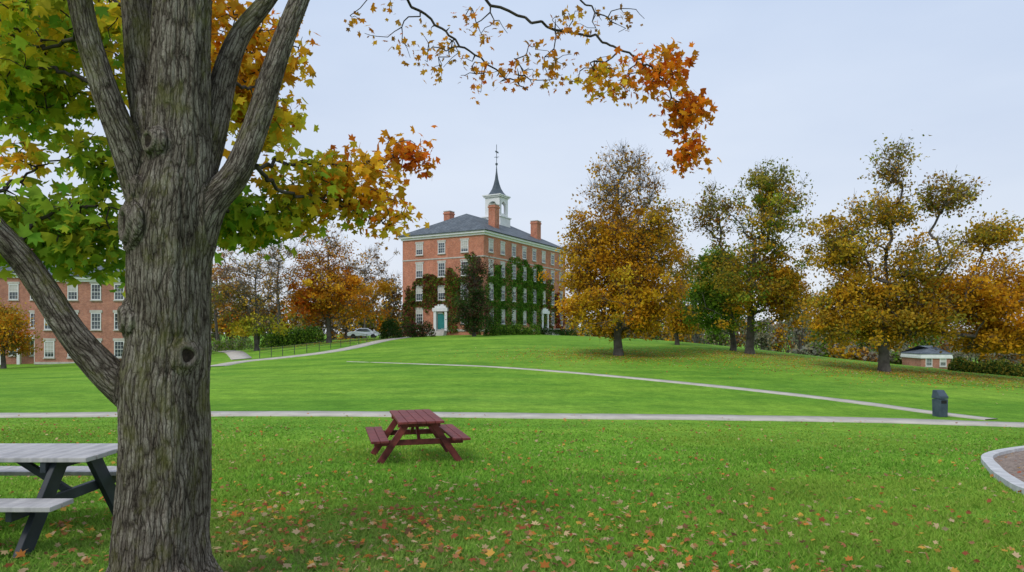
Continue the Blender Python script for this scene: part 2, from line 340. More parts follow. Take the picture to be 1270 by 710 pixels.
yl=np.clip(vn(x,d,.28,12)*1.6-.7,0,.5)[:,None];c=c*(1-yl)+np.array([.32,.43,.065])*yl
br_=np.clip(1-np.hypot(x+1.9,d-4.9)/3.4,0,1)*.7;c=c*(1-br_[:,None])+np.array([.22,.21,.09])*br_[:,None]
mk('grass',V,np.arange(n*3).reshape(-1,3),M_blade,col=np.repeat(c,3,axis=0))
def litter(name,x,y,size,pl='litter'):
    z=gh(x,y)+.026+.030*rng.random(len(x))
    return leaves(name,np.stack([x,y,z],1),size,pal(pl,len(x)),bias=(0,0,1.0),flat=.6)
n=7500;d=3.2*(24/3.2)**(rng.random(n)**.85);x=(rng.random(n)*2-1)*.85*d
k=(rng.random(n)<np.clip(.9-(x/d)*.35-.012*d,.2,1))&(rng.random(n)<.2+1.2*vn(x,d,.8,9)**1.5);x=x[k];d=d[k]
x2=-1.6+rng.normal(size=1900)*2.3;d2=np.abs(6+rng.normal(size=1900)*1.9);m=d2>3.4
x3=rng.uniform(8.5,13,260);d3=rng.uniform(7,16,260)
x=np.concatenate([x,x2[m],x3]);d=np.concatenate([d,d2[m],d3])
litter('fallen_leaves',x,d,rng.uniform(.022,.052,len(x))*(1+.012*d))
# ------------------------------------------------------------ foreground maple
base=Pt(200,735,4.7);D0=4.7
limbs=[
 [(196,800,138,4.7),(197,735,120,4.7),(200,690,108,4.7),(203,640,102,4.7),(205,560,99,4.7),(206,480,98,4.7),(209,420,93,4.7),(211,350,91,4.7),(214,290,92,4.7),(216,240,84,4.7),(221,180,70,4.72),(224,100,64,4.75),(228,0,62,4.8),(232,-100,56,4.85),(240,-300,42,5)],
 [(205,300,56,4.7),(172,235,42,4.65),(150,170,35,4.6),(130,110,31,4.55),(108,40,28,4.5),(92,-30,27,4.45),(70,-150,22,4.4),(50,-300,18,4.3)],
 [(205,230,46,4.72),(188,160,42,4.75),(180,90,40,4.85),(172,20,36,4.95),(165,-60,33,5.0),(150,-250,24,5.2)],
 [(228,330,56,4.7),(258,258,40,4.72),(292,215,32,4.8),(318,150,29,4.9),(338,90,26,5.0),(358,35,24,5.1),(378,-20,22,5.2),(415,-130,18,5.4),(440,-260,14,5.6)],
 [(235,250,42,4.75),(262,170,34,4.85),(280,90,28,5.0),(300,40,23,5.1),(335,-5,18,5.2),(370,-60,15,5.3)],
 [(205,520,56,4.7),(160,484,46,4.66),(122,452,38,4.62),(85,410,33,4.58),(45,350,31,4.55),(15,308,29,4.5),(-25,262,27,4.45),(-90,190,24,4.3),(-180,90,20,4.2)],
]
a=Acc();ax=[]
for li,L in enumerate(limbs):
    P=np.array([Pt(px,py,d) for px,py,w_,d in L]);R=np.array([[w_/2/F*d,0,0] for px,py,w_,d in L])
    Pc=catmull(P,8);Rc=catmull(R,8)[:,0]
    wob=np.array([[noise.noise(Vector((s*.07,li*7.3,q))) for q in range(3)] for s in range(len(Pc))])*.05;wob[:4]=0
    if li==0: wob*=.3
    Pc=Pc+wob*(Rc[:,None]/.2)
    V,Fs=tube(Pc,Rc,20);a.add(V,Fs)
    s=0
    for k in range(len(Pc)-1):
        t=Pc[k+1]-Pc[k];ln=np.linalg.norm(t);t=t/ln
        for f in (0,.33,.66): ax.append((Pc[k]*(1-f)+Pc[k+1]*f,t,s+ln*f,li,Rc[k]))
        s+=ln
for ang in (-2.6,-1.7,-.7,.2,1.2,2.3):
    p0=base+np.array([0,0,.35]);p1=base+np.array([.27*math.cos(ang),.27*math.sin(ang),.03]);p2=base+np.array([.46*math.cos(ang),.46*math.sin(ang),-.12])
    Pc=catmull([p0,p1,p2],6);V,Fs=tube(Pc,np.linspace(.2,.07,len(Pc)),14);a.add(V,Fs)
knots=[(206,185,.052,221,35),(181,283,.088,214,46),(174,397,.062,210,46),(244,440,.058,208,47),(184,243,.048,216,43)]
kd=[]
for px,py,r,cx,hw in knots:
    off=(px-cx)/hw;rad=hw/F*D0;yo=-math.sqrt(max(.05,1-off*off))*rad
    c=Pt(cx,py,D0);nrm=np.array([off*rad,yo,0]);nrm/=np.linalg.norm(nrm);p=c+nrm*(rad+.006)
    up=np.array([0,0,1.]);sd=np.cross(nrm,up);m=20;q0=p+nrm*(.014+.12*r)
    for rr_,tk,of in ((1,.34,0),(1.55,.30,-.03)):
        pp=q0+nrm*of
        cc=[pp+r*rr_*(1+.08*math.sin(3*2*math.pi*i/m+px))*(math.cos(2*math.pi*i/m)*sd+math.sin(2*math.pi*i/m)*up*1.12) for i in range(m+1)]
        V,Fs=tube(np.array(cc),np.full(m+1,max(.018,r*tk)),8);a.add(V,Fs)
    kd.append((q0+nrm*.008,nrm,sd,up,r*.74))
tmpo=a.build('tmp',M_twig);md=tmpo.modifiers.new('r','REMESH');md.mode='VOXEL';md.voxel_size=.010
sm=tmpo.modifiers.new('s','SMOOTH');sm.factor=.5;sm.iterations=3
dg=bpy.context.evaluated_depsgraph_get();me=bpy.data.meshes.new_from_object(tmpo.evaluated_get(dg));bpy.data.objects.remove(tmpo)
nv=len(me.vertices);co=np.zeros(nv*3,np.float32);me.vertices.foreach_get('co',co);co=co.reshape(-1,3);nr=np.zeros(nv*3,np.float32);me.vertices.foreach_get('normal',nr);nr=nr.reshape(-1,3)
kt=kdtree.KDTree(len(ax))
for i,t in enumerate(ax): kt.insert(t[0],i)
kt.balance();bk=np.zeros((nv,3),np.float32);disp=np.zeros(nv)
k0=kdtree.KDTree(len(ax))
for i,t in enumerate(ax):
    if t[3]==0: k0.insert(t[0],i)
k0.balance()
AXN=[]
for A,t,s,li,rr in ax:
    n1=np.cross(t,(0,1,0));n1/=np.linalg.norm(n1);AXN.append((n1,np.cross(t,n1)))
for i in range(nv):
    p=co[i];best=None;bi=0
    cc,j0,dd0=k0.find(p)
    if dd0<ax[j0][4]*1.10: bi=j0
    else:
        for cc,j,dd in kt.find_n(p,3):
            v=dd-ax[j][4]
            if best is None or v<best: best=v;bi=j
    A,t,s,li,rr=ax[bi];r=p-A;s2=s+float(r@t);n1,n2=AXN[bi]
    u=float(r@n1);w_=float(r@n2);bk[i]=(u+li*3,w_,s2)
    th=math.atan2(w_,u);cu=math.cos(th);cw=math.sin(th);am=1.0 if li==0 else .5
    k1=noise.noise(Vector((cu*1.6,cw*1.6,s2*.7+li*5)))
    k2=1-abs(noise.noise(Vector((cu*6+k1,cw*6,s2*1.1+li*5))))*2
    k3=1-abs(noise.noise(Vector((cu*13,cw*13,s2*2.6+li*5))))*2
    disp[i]=am*(.020*k1+.009*k2+.009*k3)*min(1,rr/.15)
kn=np.zeros(nv)
for q,nrm,sd,up,r in kd:
    dd=np.linalg.norm(co-q,axis=1)/(r*1.9);kn=np.maximum(kn,np.exp(-dd**4));disp*=1-.9*np.exp(-(dd/1.2)**2)
co=co+nr*disp[:,None];me.vertices.foreach_set('co',co.ravel())
at=me.attributes.new('bark','FLOAT_VECTOR','POINT');at.data.foreach_set('vector',bk.ravel())
at=me.attributes.new('knot','FLOAT','POINT');at.data.foreach_set('value',kn.astype(np.float32));me.update()
M_bark,nt,b=newmat('maple_bark')
at=N(nt,'ShaderNodeAttribute',attribute_name='bark')
dn=N(nt,'ShaderNodeTexNoise');dn.inputs['Scale'].default_value=6;dn.inputs['Detail'].default_value=5;nt.links.new(at.outputs['Vector'],dn.inputs['Vector'])
vm=N(nt,'ShaderNodeVectorMath',operation='MULTIPLY_ADD');nt.links.new(dn.outputs['Color'],vm.inputs[0]);vm.inputs[1].default_value=(.04,.04,.06);nt.links.new(at.outputs['Vector'],vm.inputs[2])
def mp(s):
    m_=N(nt,'ShaderNodeMapping');m_.inputs['Scale'].default_value=s;nt.links.new(vm.outputs[0],m_.inputs[0]);return m_.outputs[0]
vo=N(nt,'ShaderNodeTexVoronoi',feature='DISTANCE_TO_EDGE');vo.inputs['Scale'].default_value=1;nt.links.new(mp((40,40,4.2)),vo.inputs['Vector'])
vo2=N(nt,'ShaderNodeTexVoronoi',feature='DISTANCE_TO_EDGE');vo2.inputs['Scale'].default_value=1;nt.links.new(mp((85,85,22)),vo2.inputs['Vector'])
nf=noiset(nt,mp((130,130,50)),1,6,.75);nl=noiset(nt,mp((3.5,3.5,2.2)),1,5,.65);nst=noiset(nt,mp((26,26,1.6)),1,6,.7);nm=noiset(nt,mp((12,12,9)),1,6,.7)
crack=ramp(nt,vo.outputs['Distance'],[(0,(0,0,0)),(.15,(.8,.8,.8)),(.5,(1,1,1))])
crack2=ramp(nt,vo2.outputs['Distance'],[(0,(.2,.2,.2)),(.12,(1,1,1))])
h1=mixc(nt,crack,crack2,.33);h1=mixc(nt,h1,nf,.38);h2=mixc(nt,h1,nst,.36)
col=ramp(nt,h2,[(.24,(.016,.013,.011)),(.42,(.066,.055,.046)),(.56,(.175,.155,.132)),(.68,(.285,.262,.23)),(.8,(.39,.37,.335))])
col=mixc(nt,col,ramp(nt,nl,[(.3,(.52,.49,.45)),(.5,(.92,.90,.87)),(.7,(1.3,1.28,1.26))]),1.0,'MULTIPLY')
col=mixc(nt,col,ramp(nt,nm,[(.35,(.65,.61,.58)),(.65,(1.2,1.2,1.2))]),1.0,'MULTIPLY')
ms=noiset(nt,mp((5,5,2.5)),1,8,.75);mf=ramp(nt,ms,[(.50,(0,0,0)),(.64,(.6,.6,.6))])
col=mixc(nt,col,(.15,.15,.04),mf)
ka=N(nt,'ShaderNodeAttribute',attribute_name='knot')
col=mixc(nt,col,ramp(nt,nf,[(.35,(.13,.105,.085)),(.65,(.33,.29,.24))]),ramp(nt,ka.outputs['Fac'],[(.2,(0,0,0)),(1,(.8,.8,.8))]))
nt.links.new(col,b.inputs['Base Color']);b.inputs['Roughness'].default_value=.93;b.inputs['Specular IOR Level'].default_value=.12
bump(nt,b,h2,1.0,.03)
me.materials.clear();me.materials.append(M_bark);me.polygons.foreach_set('use_smooth',np.ones(len(me.polygons),bool))
tree=empty('maple_tree');ob=link(bpy.data.objects.new('trunk',me),tree)
a=Acc()
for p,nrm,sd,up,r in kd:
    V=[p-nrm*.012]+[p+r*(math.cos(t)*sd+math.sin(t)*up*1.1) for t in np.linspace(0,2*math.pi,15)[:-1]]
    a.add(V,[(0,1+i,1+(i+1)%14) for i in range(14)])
a.build('knot_hollows',simple('knot_hole_shade',(.008,.006,.005),(.05,.035,.025),30,.95,1,.02),tree)  # near-black discs: the shade inside the knot holes is put into their colour
br=[[(318,205,4.8),(345,235,5.1),(395,246,5.5),(440,262,5.7),(480,280,5.8)],
[(300,212,4.85),(350,200,5.3),(420,205,5.7),(480,200,5.9),(520,190,6.0)],
[(378,-20,5.2),(450,-25,5.8),(520,12,6.2),(570,55,6.3),(620,90,6.4),(655,112,6.4)],
[(415,-130,5.4),(520,-60,6),(600,0,6.3),(680,32,6.4),(745,50,6.4),(790,72,6.4),(822,100,6.4),(845,145,6.4),(855,195,6.4)],
[(520,-60,6),(640,-60,6.3),(720,0,6.5),(765,30,6.5)],
[(15,308,4.5),(50,270,4.7),(110,255,4.9),(150,262,5.0)],
[(108,40,4.5),(60,60,4.7),(10,40,4.9)],[(130,110,4.55),(80,90,4.7),(20,75,4.9),(-40,60,5)],
[(280,90,5.0),(310,110,5.6),(340,70,6)],[(258,258,4.75),(290,262,5.2),(320,280,5.4)],
[(-25,262,4.45),(20,225,4.8),(60,200,4.9)],[(172,20,4.95),(120,-10,5.2),(60,0,5.4)]]
nodes=[];par=[]
nodes.append(Pt(240,-300,5));par.append(-1)
A_=[];B_=[];ra=[];rb=[]
for L in br:
    Pc=catmull([Pt(*q) for q in L],8);Pc[1:-1]+=rng.normal(size=(len(Pc)-2,3))*.012;prev=0
    rr=np.linspace(.017,.005,len(Pc))
    for k,p in enumerate(Pc):
        nodes.append(p);par.append(prev);prev=len(nodes)-1
        if k: A_.append(Pc[k-1]);B_.append(p);ra.append(rr[k-1]);rb.append(rr[k])
n0=len(nodes)
CL=[(60,50,100,75,5.0,.8,140,['yg','green','yellow'],8,.072),(20,125,50,60,5.2,.5,60,['green','yg'],8,.072),(110,15,60,45,5.4,.4,50,['yg','yellow'],8,.07),(20,20,60,50,5.6,.5,60,['yg','green'],8,.072),(75,110,30,40,5.3,.4,26,['yg','green'],8,.07),
(25,195,40,22,4.9,.3,16,['yellow','orange','yg'],6,.06),(60,275,88,38,5.0,.5,105,['green','yg','green'],8,.072),(122,205,26,42,5.1,.3,30,['green','yg'],8,.07),(110,310,45,30,5.1,.4,36,['green','yg'],7,.07),(10,290,35,38,4.9,.4,30,['green','yg'],7,.07),
(305,110,42,70,6.0,.5,80,['yellow','orange','yellow'],8,.075),(345,60,30,55,6.1,.4,40,['yellow','orange'],7,.07),(285,30,30,40,6,.4,30,['yellow','orange'],7,.07),(335,150,35,30,6,.4,24,['yellow','yg'],7,.07),(230,60,90,80,6.0,.4,70,['yellow','orange'],7,.07),
(300,270,42,34,5.4,.4,60,['yg','green'],8,.07),(345,262,45,30,5.5,.4,44,['yg','yellow','green'],7,.066),(380,222,50,30,5.6,.45,55,['yg','yellow','yg','orange'],7,.064),(445,215,50,28,5.8,.45,60,['orange','yellow'],6,.06),(505,190,40,18,5.9,.35,32,['orange','redor'],5,.056),(480,262,38,30,5.8,.35,32,['orange','yellow'],5,.054),(425,250,40,22,5.7,.35,28,['yg','orange'],6,.058),
(480,25,45,20,6.1,.35,14,['brown','orange'],3,.042),(545,70,45,28,6.3,.35,26,['orange','brown'],3.4,.043),(610,95,45,25,6.4,.3,22,['brown','redor','orange'],3.2,.042),(600,30,45,20,6.3,.3,16,['orange','brown'],3,.042),(680,80,50,28,6.4,.35,34,['orange','brown'],4,.045),(740,95,36,26,6.4,.3,34,['orange','yellow'],5,.05),(710,30,45,20,6.4,.3,16,['brown','orange'],3,.042),(785,90,28,25,6.4,.3,22,['orange','redor'],5,.05),
(822,85,26,32,6.4,.3,42,['orange','redor'],7,.056),(850,135,26,28,6.4,.3,40,['redor','orange'],7,.056),(856,182,20,24,6.4,.25,28,['redor','orange'],7,.053),(765,20,40,18,6.4,.3,12,['brown'],3,.042)]
tips=[];ci=[]
for i,(px,py,rx,ry,d,dr,nt_,*_r) in enumerate(CL):
    q=rng.normal(size=(nt_,3));q/=np.linalg.norm(q,axis=1)[:,None];q*=rng.random((nt_,1))**.4
    tips.append(Pt(px,py,d)+q*np.array([rx/F*d,dr,ry/F*d]));ci+=[i]*nt_
tips=np.vstack(tips);ci=np.array(ci)
arr,pr,ti=grow(nodes,par,tips,up=-.3,jit=.2,maxseg=.12,zbias=0)
pr[0]=-1;cnt=np.ones(len(arr))
for i in range(len(arr)-1,0,-1): cnt[pr[i]]+=cnt[i]
idx=np.arange(n0,len(arr));R=.0022*cnt**.36;R=np.minimum(R,.009)
V,Fc=cones(np.vstack([arr[pr[idx]],A_]),np.vstack([arr[idx],B_]),np.concatenate([R[pr[idx]],ra]),np.concatenate([R[idx],rb]),5)
mk('twigs',V,Fc,M_twig,tree)
LP=[];LS=[];LC=[];tb=rng.uniform(.8,1.25,len(tips))
for i,cdef in enumerate(CL):
    k=np.nonzero(ci==i)[0];pn,lf,sz=cdef[7],cdef[8],cdef[9];rep=np.repeat(k,rng.poisson(lf,len(k)));tc_=pal(pn,len(tips))
    LP.append(arr[ti[rep]]+rng.normal(size=(len(rep),3))*sz*np.array([1.15,1.15,.95])-np.array([0,0,sz*.5]));LS.append(sz*rng.uniform(.5,1.15,len(rep)));LC.append((.45*tc_[rep]+.55*pal(pn,len(rep)))*tb[rep][:,None])
LP=np.vstack(LP)
leaves('leaves',LP,np.concatenate(LS),np.vstack(LC),mat=M_fleaf,bias=(0,-.3,.5),parent=tree,hang=.9)
# ------------------------------------------------------------ picnic tables
def picnic(loc,rz,mtop,mfr,leg=.10,L=1.8,sc=1):
    e=empty('picnic_table',loc,rz,sc);a=Acc()
    for i in range(5): a.box(((i-2)*.152,rng.normal()*.004,.745),(.142,L,.04))
    a.build('tabletop',mtop,e,.006)
    a=Acc()
    for s in(-1,1):
        for k in(0,1): a.box((s*(.60+k*.148),rng.normal()*.004,.445),(.14,L,.04))
    a.build('seats',mtop,e,.006)
    a=Acc()
    for y in(-L*.33,L*.33):
        for s in(-1,1): a.beam((s*.20,y,.722),(s*.70,y,.0),leg,.05)
        a.box((0,y+.052,.377),(1.5,.05,.092));a.box((0,y+.052,.677),(.72,.05,.09))
        a.beam((0,y+(.06 if y<0 else -.06),.40),(0,y*.15,.70),.06,.05,(1,0,0))
    a.build('frame',mfr,e,.005);return e
p=Pt(515,0,13.3);picnic((p[0],p[1],float(gh(p[0],p[1]))),math.radians(15),M_red,M_red,.11,1.8,1.1)
xx=-4.82;picnic((xx,6.5,float(gh(xx,6.5))),math.radians(90),M_grayp,M_dark,.15,1.9,1.07)
# ------------------------------------------------------------ litter bin
p=G(1166,517);e=empty('litter_bin',tuple(p),math.radians(12));a=Acc()
def frus(a,z0,z1,w0,w1,d0,d1,yo=0):
    V=[(sx*w/2,sy*dd/2+(yo if zz==z1 else 0),zz) for w,dd,zz in((w0,d0,z0),(w1,d1,z1)) for sx,sy in((-1,-1),(1,-1),(1,1),(-1,1))]
    a.add(V,[(3,2,1,0),(4,5,6,7)]+[(i,(i+1)%4,4+(i+1)%4,4+i) for i in range(4)])
frus(a,0,.68,.36,.38,.36,.38);frus(a,.70,.80,.40,.40,.40,.40);frus(a,.80,1.02,.38,.34,.38,.20,.08);a.build('body',simple('bin_plastic',(.04,.06,.085),(.08,.11,.14),4,.5),e,.012)
a=Acc();a.box((0,-.192,.58),(.24,.01,.12));a.build('opening',M_black,e)
# ------------------------------------------------------------ buildings
class Bld:
    def __init__(s,name,loc,rz,L,W,H,brick):
        s.e=empty(name,loc,rz);s.L,s.W,s.H=L,W,H;s.wh=Acc();s.gl=Acc();s.st=Acc();s.bl=Acc();s.wins={0:[],1:[]}
        a=Acc();a.box((L/2,W/2,H/2-1.5),(L,W,H+3));a.build('walls',brick,s.e)
    def fb(s,acc,face,u,o,z,su,so,sz):
        if face==0: acc.box((u,-o,z),(su,so,sz))
        else: acc.box((-o,u,z),(so,su,sz))
    def window(s,face,u,z,w,h):
        s.wins[face].append((u,z,w,h));f=.09
        s.fb(s.gl,face,u,.01,z,w,.03,h)
        for q in(-1,1): s.fb(s.wh,face,u+q*(w/2),.03,z,f,.09,h+f)
        s.fb(s.wh,face,u,.032,z+h/2,w,.09,f);s.fb(s.wh,face,u,.032,z-h/2,w,.09,f);s.fb(s.wh,face,u,.028,z,w,.07,.06)
        for q in(-1,1): s.fb(s.wh,face,u+q*w/6,.02,z,.025,.05,h)
        for q in(-1,1): s.fb(s.wh,face,u,.019,z+q*h/4,w,.05,.025)
        s.fb(s.st,face,u,.04,z+h/2+.21,w+.35,.1,.30);s.fb(s.st,face,u,.07,z-h/2-.12,w+.25,.16,.12)
        if random.random()<.45:
            k=random.choice([.3,.5,.7]);s.fb(s.bl,face,u,.014,z+h/2-h*k/2,w-.02,.03,h*k)
    def finish(s,rh,o=.55,rx=None):
        L,W,H=s.L,s.W,s.H;rx=rx or W/2
        a=Acc();V=[(-o,-o,H),(L+o,-o,H),(L+o,W+o,H),(-o,W+o,H),(-o,-o,H+.12),(L+o,-o,H+.12),(L+o,W+o,H+.12),(-o,W+o,H+.12),(rx,W/2,H+rh),(L-rx,W/2,H+rh)]
        a.add(V,[(0,3,2,1),(0,1,5,4),(1,2,6,5),(2,3,7,6),(3,0,4,7),(4,5,9,8),(5,6,9),(6,7,8,9),(7,4,8)]);a.build('roof',M_slate,s.e)
        s.wh.box((L/2,W/2,H-.14),(L+o*1.5,W+o*1.5,.26));s.wh.box((L/2,W/2,H-.42),(L+.35,W+.35,.30))
        s.wh.build('white_trim_and_frames',M_white,s.e);s.gl.build('window_glass',M_glass,s.e);s.st.build('stone_lintels_and_sills',M_stone,s.e)
        if s.bl.n: s.bl.build('blinds',M_blind,s.e)
cz=CZ-.1
B=Bld('brick_hall',(-3.9,94,cz-.1),math.radians(61),27,14,14.3,M_brick)
rows=[(2.5,2.0),(5.9,2.0),(9.2,1.9),(12.3,1.5)]
for i in range(8):
    for r,(z,h) in enumerate(rows):
        if r==0 and i==5: continue
        B.window(0,1.9+3.32*i,z,1.1,h)
for u in(3.1,7,10.9):
    for r,(z,h) in enumerate(rows):
        if r==0 and u==7: continue
        B.window(1,u,z,1.15,h)
B.fb(B.st,0,13.5,.05,.55,27,.12,.3);B.fb(B.st,1,7,.05,.55,14,.12,.3)
B.fb(B.st,0,13.5,.03,10.8,27,.06,.18);B.fb(B.st,1,7,.03,10.8,14,.06,.18)
dr=Acc()
for face,u in((1,7),(0,18.5)):
    B.fb(dr,face,u,.06,1.75,1.3,.08,2.3)
    for q in(-1,1): B.fb(B.wh,face,u+q*.95,.2,1.9,.42,.4,2.8)
    B.fb(B.wh,face,u,.25,3.5,2.6,.5,.5);B.fb(B.wh,face,u,.2,3.9,1.9,.4,.3);B.fb(B.wh,face,u,.15,4.15,1.1,.3,.22);B.fb(B.wh,face,u,.08,3.02,1.4,.1,.2)
    for k in range(4): B.fb(B.st,face,u,.9+.3*k,.5-.2*k-.1,2.6+.3*k,.8,.2)
    for q in(-1,1): B.fb(B.wh,face,u+q*1.5,1.4,.8,.08,1.6,.06)
dr.build('doors',M_teal,B.e)
B.finish(3.9,rx=6.5)
a=Acc();cap=Acc()
for x,y,z0,z1,sx,sy in((7,2.5,14.4,19.1,1.3,1.1),(8,11.2,14.4,19.0,1.3,1.1),(20.5,2.4,14.4,18.6,1.4,1.2)):
    a.box((x,y,(z0+z1)/2),(sx,sy,z1-z0));a.box((x,y,z1-.3),(sx+.16,sy+.16,.22));cap.box((x,y,z1+.06),(sx+.1,sy+.1,.12))
a.build('chimneys',M_brick,B.e);cap.build('chimney_caps',M_stone,B.e)
cx,cy=15.5,7;a=Acc();a.box((cx,cy,17.9),(3.3,3.3,1.7));a.box((cx,cy,18.82),(3.6,3.6,.16))
h0,h1,w=18.9,22.0,2.7
for rot in range(4):
    cs=[(1,0),(0,1),(-1,0),(0,-1)][rot]
    def tr(u,o,z): return (cx+cs[0]*o-cs[1]*u,cy+cs[1]*o+cs[0]*u,z)
    ow=.72;sp=h0+1.75;arc=[(-ow*math.cos(t),sp+ow*math.sin(t)) for t in np.linspace(0,math.pi,11)]
    V=[];Fs=[]
    for o in(w/2,w/2-.25):
        V+=[tr(u,o,z) for u,z in arc]+[tr(u,o,h1) for u,z in arc]
    for i in range(10): Fs+=[(i,i+1,12+i,11+i),(22+i,33+i,34+i,23+i),(i,22+i,23+i,i+1)]
    a.add(V,Fs)
    e_=w/2-.25
    for q in(-1,1):
        u0,u1=sorted((q*ow,q*(w/2-.003*rot)));V=[tr(u,o,z) for z in(h0,h1) for u,o in((u0,e_),(u1,e_),(u1,w/2-.002*rot),(u0,w/2-.002*rot))]
        a.add(V,[(0,1,2,3),(4,7,6,5),(0,4,5,1),(1,5,6,2),(2,6,7,3),(3,7,4,0)])
    a.add([tr(u,o,z) for z in(h0+.05,h0+.55) for u,o in((-ow,e_+.08),(ow,e_+.08),(ow,e_+.16),(-ow,e_+.16))],[(0,1,2,3),(4,7,6,5),(0,4,5,1),(1,5,6,2),(2,6,7,3),(3,7,4,0)])
a.box((cx,cy,22.12),(3.1,3.1,.22));a.box((cx,cy,22.32),(3.4,3.4,.18))
a.build('cupola',M_white,B.e)
a=Acc();prof=[(1.65,22.42),(1.15,22.95),(.75,23.6),(.5,24.3),(.28,25.2),(.12,26.4),(.05,27.4)];V=[]
for r,z in prof: V+=[(cx+r*math.cos(math.pi/8+i*math.pi/4),cy+r*math.sin(math.pi/8+i*math.pi/4),z) for i in range(8)]
a.add(V,[(k*8+i,k*8+(i+1)%8,(k+1)*8+(i+1)%8,(k+1)*8+i) for k in range(len(prof)-1) for i in range(8)])
a.cyl((cx,cy,29),.045,3.6,6);a.cyl((cx,cy,27.6),.2,.3,8);a.box((cx+.1,cy,29.6),(1.0,.04,.25));a.box((cx,cy,28.7),(.9,.05,.05));a.box((cx,cy,28.75),(.05,.9,.05))
a.build('spire',simple('spire_slate',(.05,.07,.09),(.09,.11,.13),2,.5),B.e)
Rm=np.array(Matrix.Rotation(math.radians(61),3,'Z'));O=np.array([-3.9,94,cz-.1])
def ivy(face,blobs,n):
    P=[];C=[]
    for (u,z,ru,rz_,pl,wt) in blobs:
        m=int(n*wt);uu=u+ru*rng.uniform(-1,1,m);zz=z+rz_*rng.uniform(-1,1,m)
        nz=np.array([noise.noise(Vector((a_*.5,b_*.5,face*9)))*.9+noise.noise(Vector((a_*1.5,b_*1.5,3)))*.5 for a_,b_ in zip(uu,zz)])
        rr=((uu-u)/ru)**2+((zz-z)/rz_)**2;k=(rr+nz*.9)<.85
        for wu,wz,ww,wh_ in B.wins[face]: k&=~((np.abs(uu-wu)<ww/2+.1)&(np.abs(zz-wz)<wh_/2+.1))
        k&=(zz>0)&(uu>0)&(uu<(27 if face==0 else 14));uu=uu[k];zz=zz[k];o=rng.uniform(.04,.35,len(uu))
        loc=np.stack([uu,-o,zz],1) if face==0 else np.stack([-o,uu,zz],1)
        P.append(loc@Rm.T+O);cb=np.array([.85+.6*noise.noise(Vector((a_*1.2,b_*1.2,5))) for a_,b_ in zip(uu,zz)])
        C.append(pal(pl,len(uu))*cb[:,None])
    P=np.vstack(P);C=np.vstack(C);leaves('ivy_plant',P,rng.uniform(.13,.26,len(P)),C,tm=QUAD,tf=QF,bias=(0,-.8,.5))
ivy(0,[(9,5.2,7.5,6.4,['ivy'],1),(14,5.5,6,5.5,['ivy','mgreen'],.7),(3,4,3.2,6,['ivy'],.5),(20,4,3.5,5,['rust','ivy'],.35),(24.5,3.5,2.4,4.5,['rust','red'],.2),(17,8,2,3,['ivy'],.2)],14000)
ivy(1,[(9.2,5.9,3.4,2.8,['rust','ivy','purple'],.6),(12.6,3.2,1.8,4.2,['purple','rust','ivy'],.45),(2,5,2.4,6.5,['ivy','purple'],.7),(7,6.6,3.8,1.8,['mgreen','rust'],.4),(5,4.8,1.8,4.6,['ivy','rust'],.4)],9000)
# left buildings
B2=Bld('brick_dormitory',(-53.5,76.5,CZ-3.9),math.radians(4),15.5,10,10.2,M_brick2)
for i in range(6):
    for z,h in((2.05,1.75),(5.2,1.8),(8.5,1.7)): B2.window(0,1.6+2.52*i,z,1.0,h)
B2.fb(B2.st,0,7.75,.05,.5,15.5,.12,.25)
B2.finish(2.0)
B3=Bld('brick_dormitory',(-70,83,CZ-3.9),math.radians(4),15.5,13,11.2,M_brick2)
for i in range(6):
    for z,h in((2.05,1.8),(5.4,1.8),(8.9,1.8)): B3.window(0,1.5+2.5*i,z,1.05,h)
for q in(8.6,10.6,12.6): B3.wh.box((q,-1.6,1.6),(.35,.35,3.2))
B3.wh.box((10.6,-1,3.4),(5.2,2,.5));B3.finish(3.4)
a=Acc();a.box((9,3,13.5),(1.2,1,3));a.build('chimney',M_brick2,B3.e)
B4=Bld('brick_house',((1143-635)/F*98,98,CZ-6.3),math.radians(-6),4.0,6,3.2,M_brick2)
for u in(1.0,2.9): B4.window(0,u,2.1,.8,1.1)
B4.finish(1.2,o=.15)
# ------------------------------------------------------------ mid trees
def gb(px,d): x=(px-635)/F*d;return (x,d,float(gh(x,d)))
d=56;make_tree('autumn_maple',gb(767,d),-.1,.33,1.6,[E(772,376,76,44,d,230,46,['deepgold','gold','yellow']),E(768,310,64,60,d,220,36,['deepgold','gold']),E(774,238,46,54,d,170,6,['brown','gold']),E(812,300,30,60,d,70,24,['gold','olive']),E(726,330,28,60,d,60,34,['gold'])],11,.21,.85,twn=12,twl=.9)
d=62;make_tree('locust_tree',gb(930,d),.4,.36,2.6,[E(952,270,46,54,d,130,28,['olive','mgreen','gold']),E(885,262,24,38,d,60,16,['olive','brown']),E(928,350,62,50,d,160,42,['olive','mgreen','gold']),E(970,360,34,42,d,80,48,['gold','gold','olive']),E(955,222,32,18,d,40,22,['olive'])],12,.22,.6,twn=7)
d=66;make_tree('green_maple',gb(909,d),-.3,.26,2.2,[E(885,378,34,42,d,130,64,['mgreen','green']),E(893,335,26,28,d,60,50,['mgreen','green'])],13,.2,.6,twn=4)
d=50;make_tree('oak_tree',gb(1097,d),.2,.38,1.8,[E(1108,208,20,30,d,36,18,['olive','brown']),E(1085,268,36,28,d,54,26,['olive','gold']),E(1175,245,34,20,d,50,18,['olive','brown']),E(1228,292,30,18,d,44,28,['olive','gold']),E(1045,310,36,34,d,70,36,['gold','olive']),E(1062,385,52,42,d,140,54,['gold','gold','olive']),E(1130,385,52,40,d,130,48,['gold','olive']),E(1215,370,64,40,d,170,50,['gold','deepgold']),E(1235,425,46,28,d,90,50,['gold']),E(1130,325,66,32,d,90,20,['olive','gold'])],14,.2,.5,twn=7)
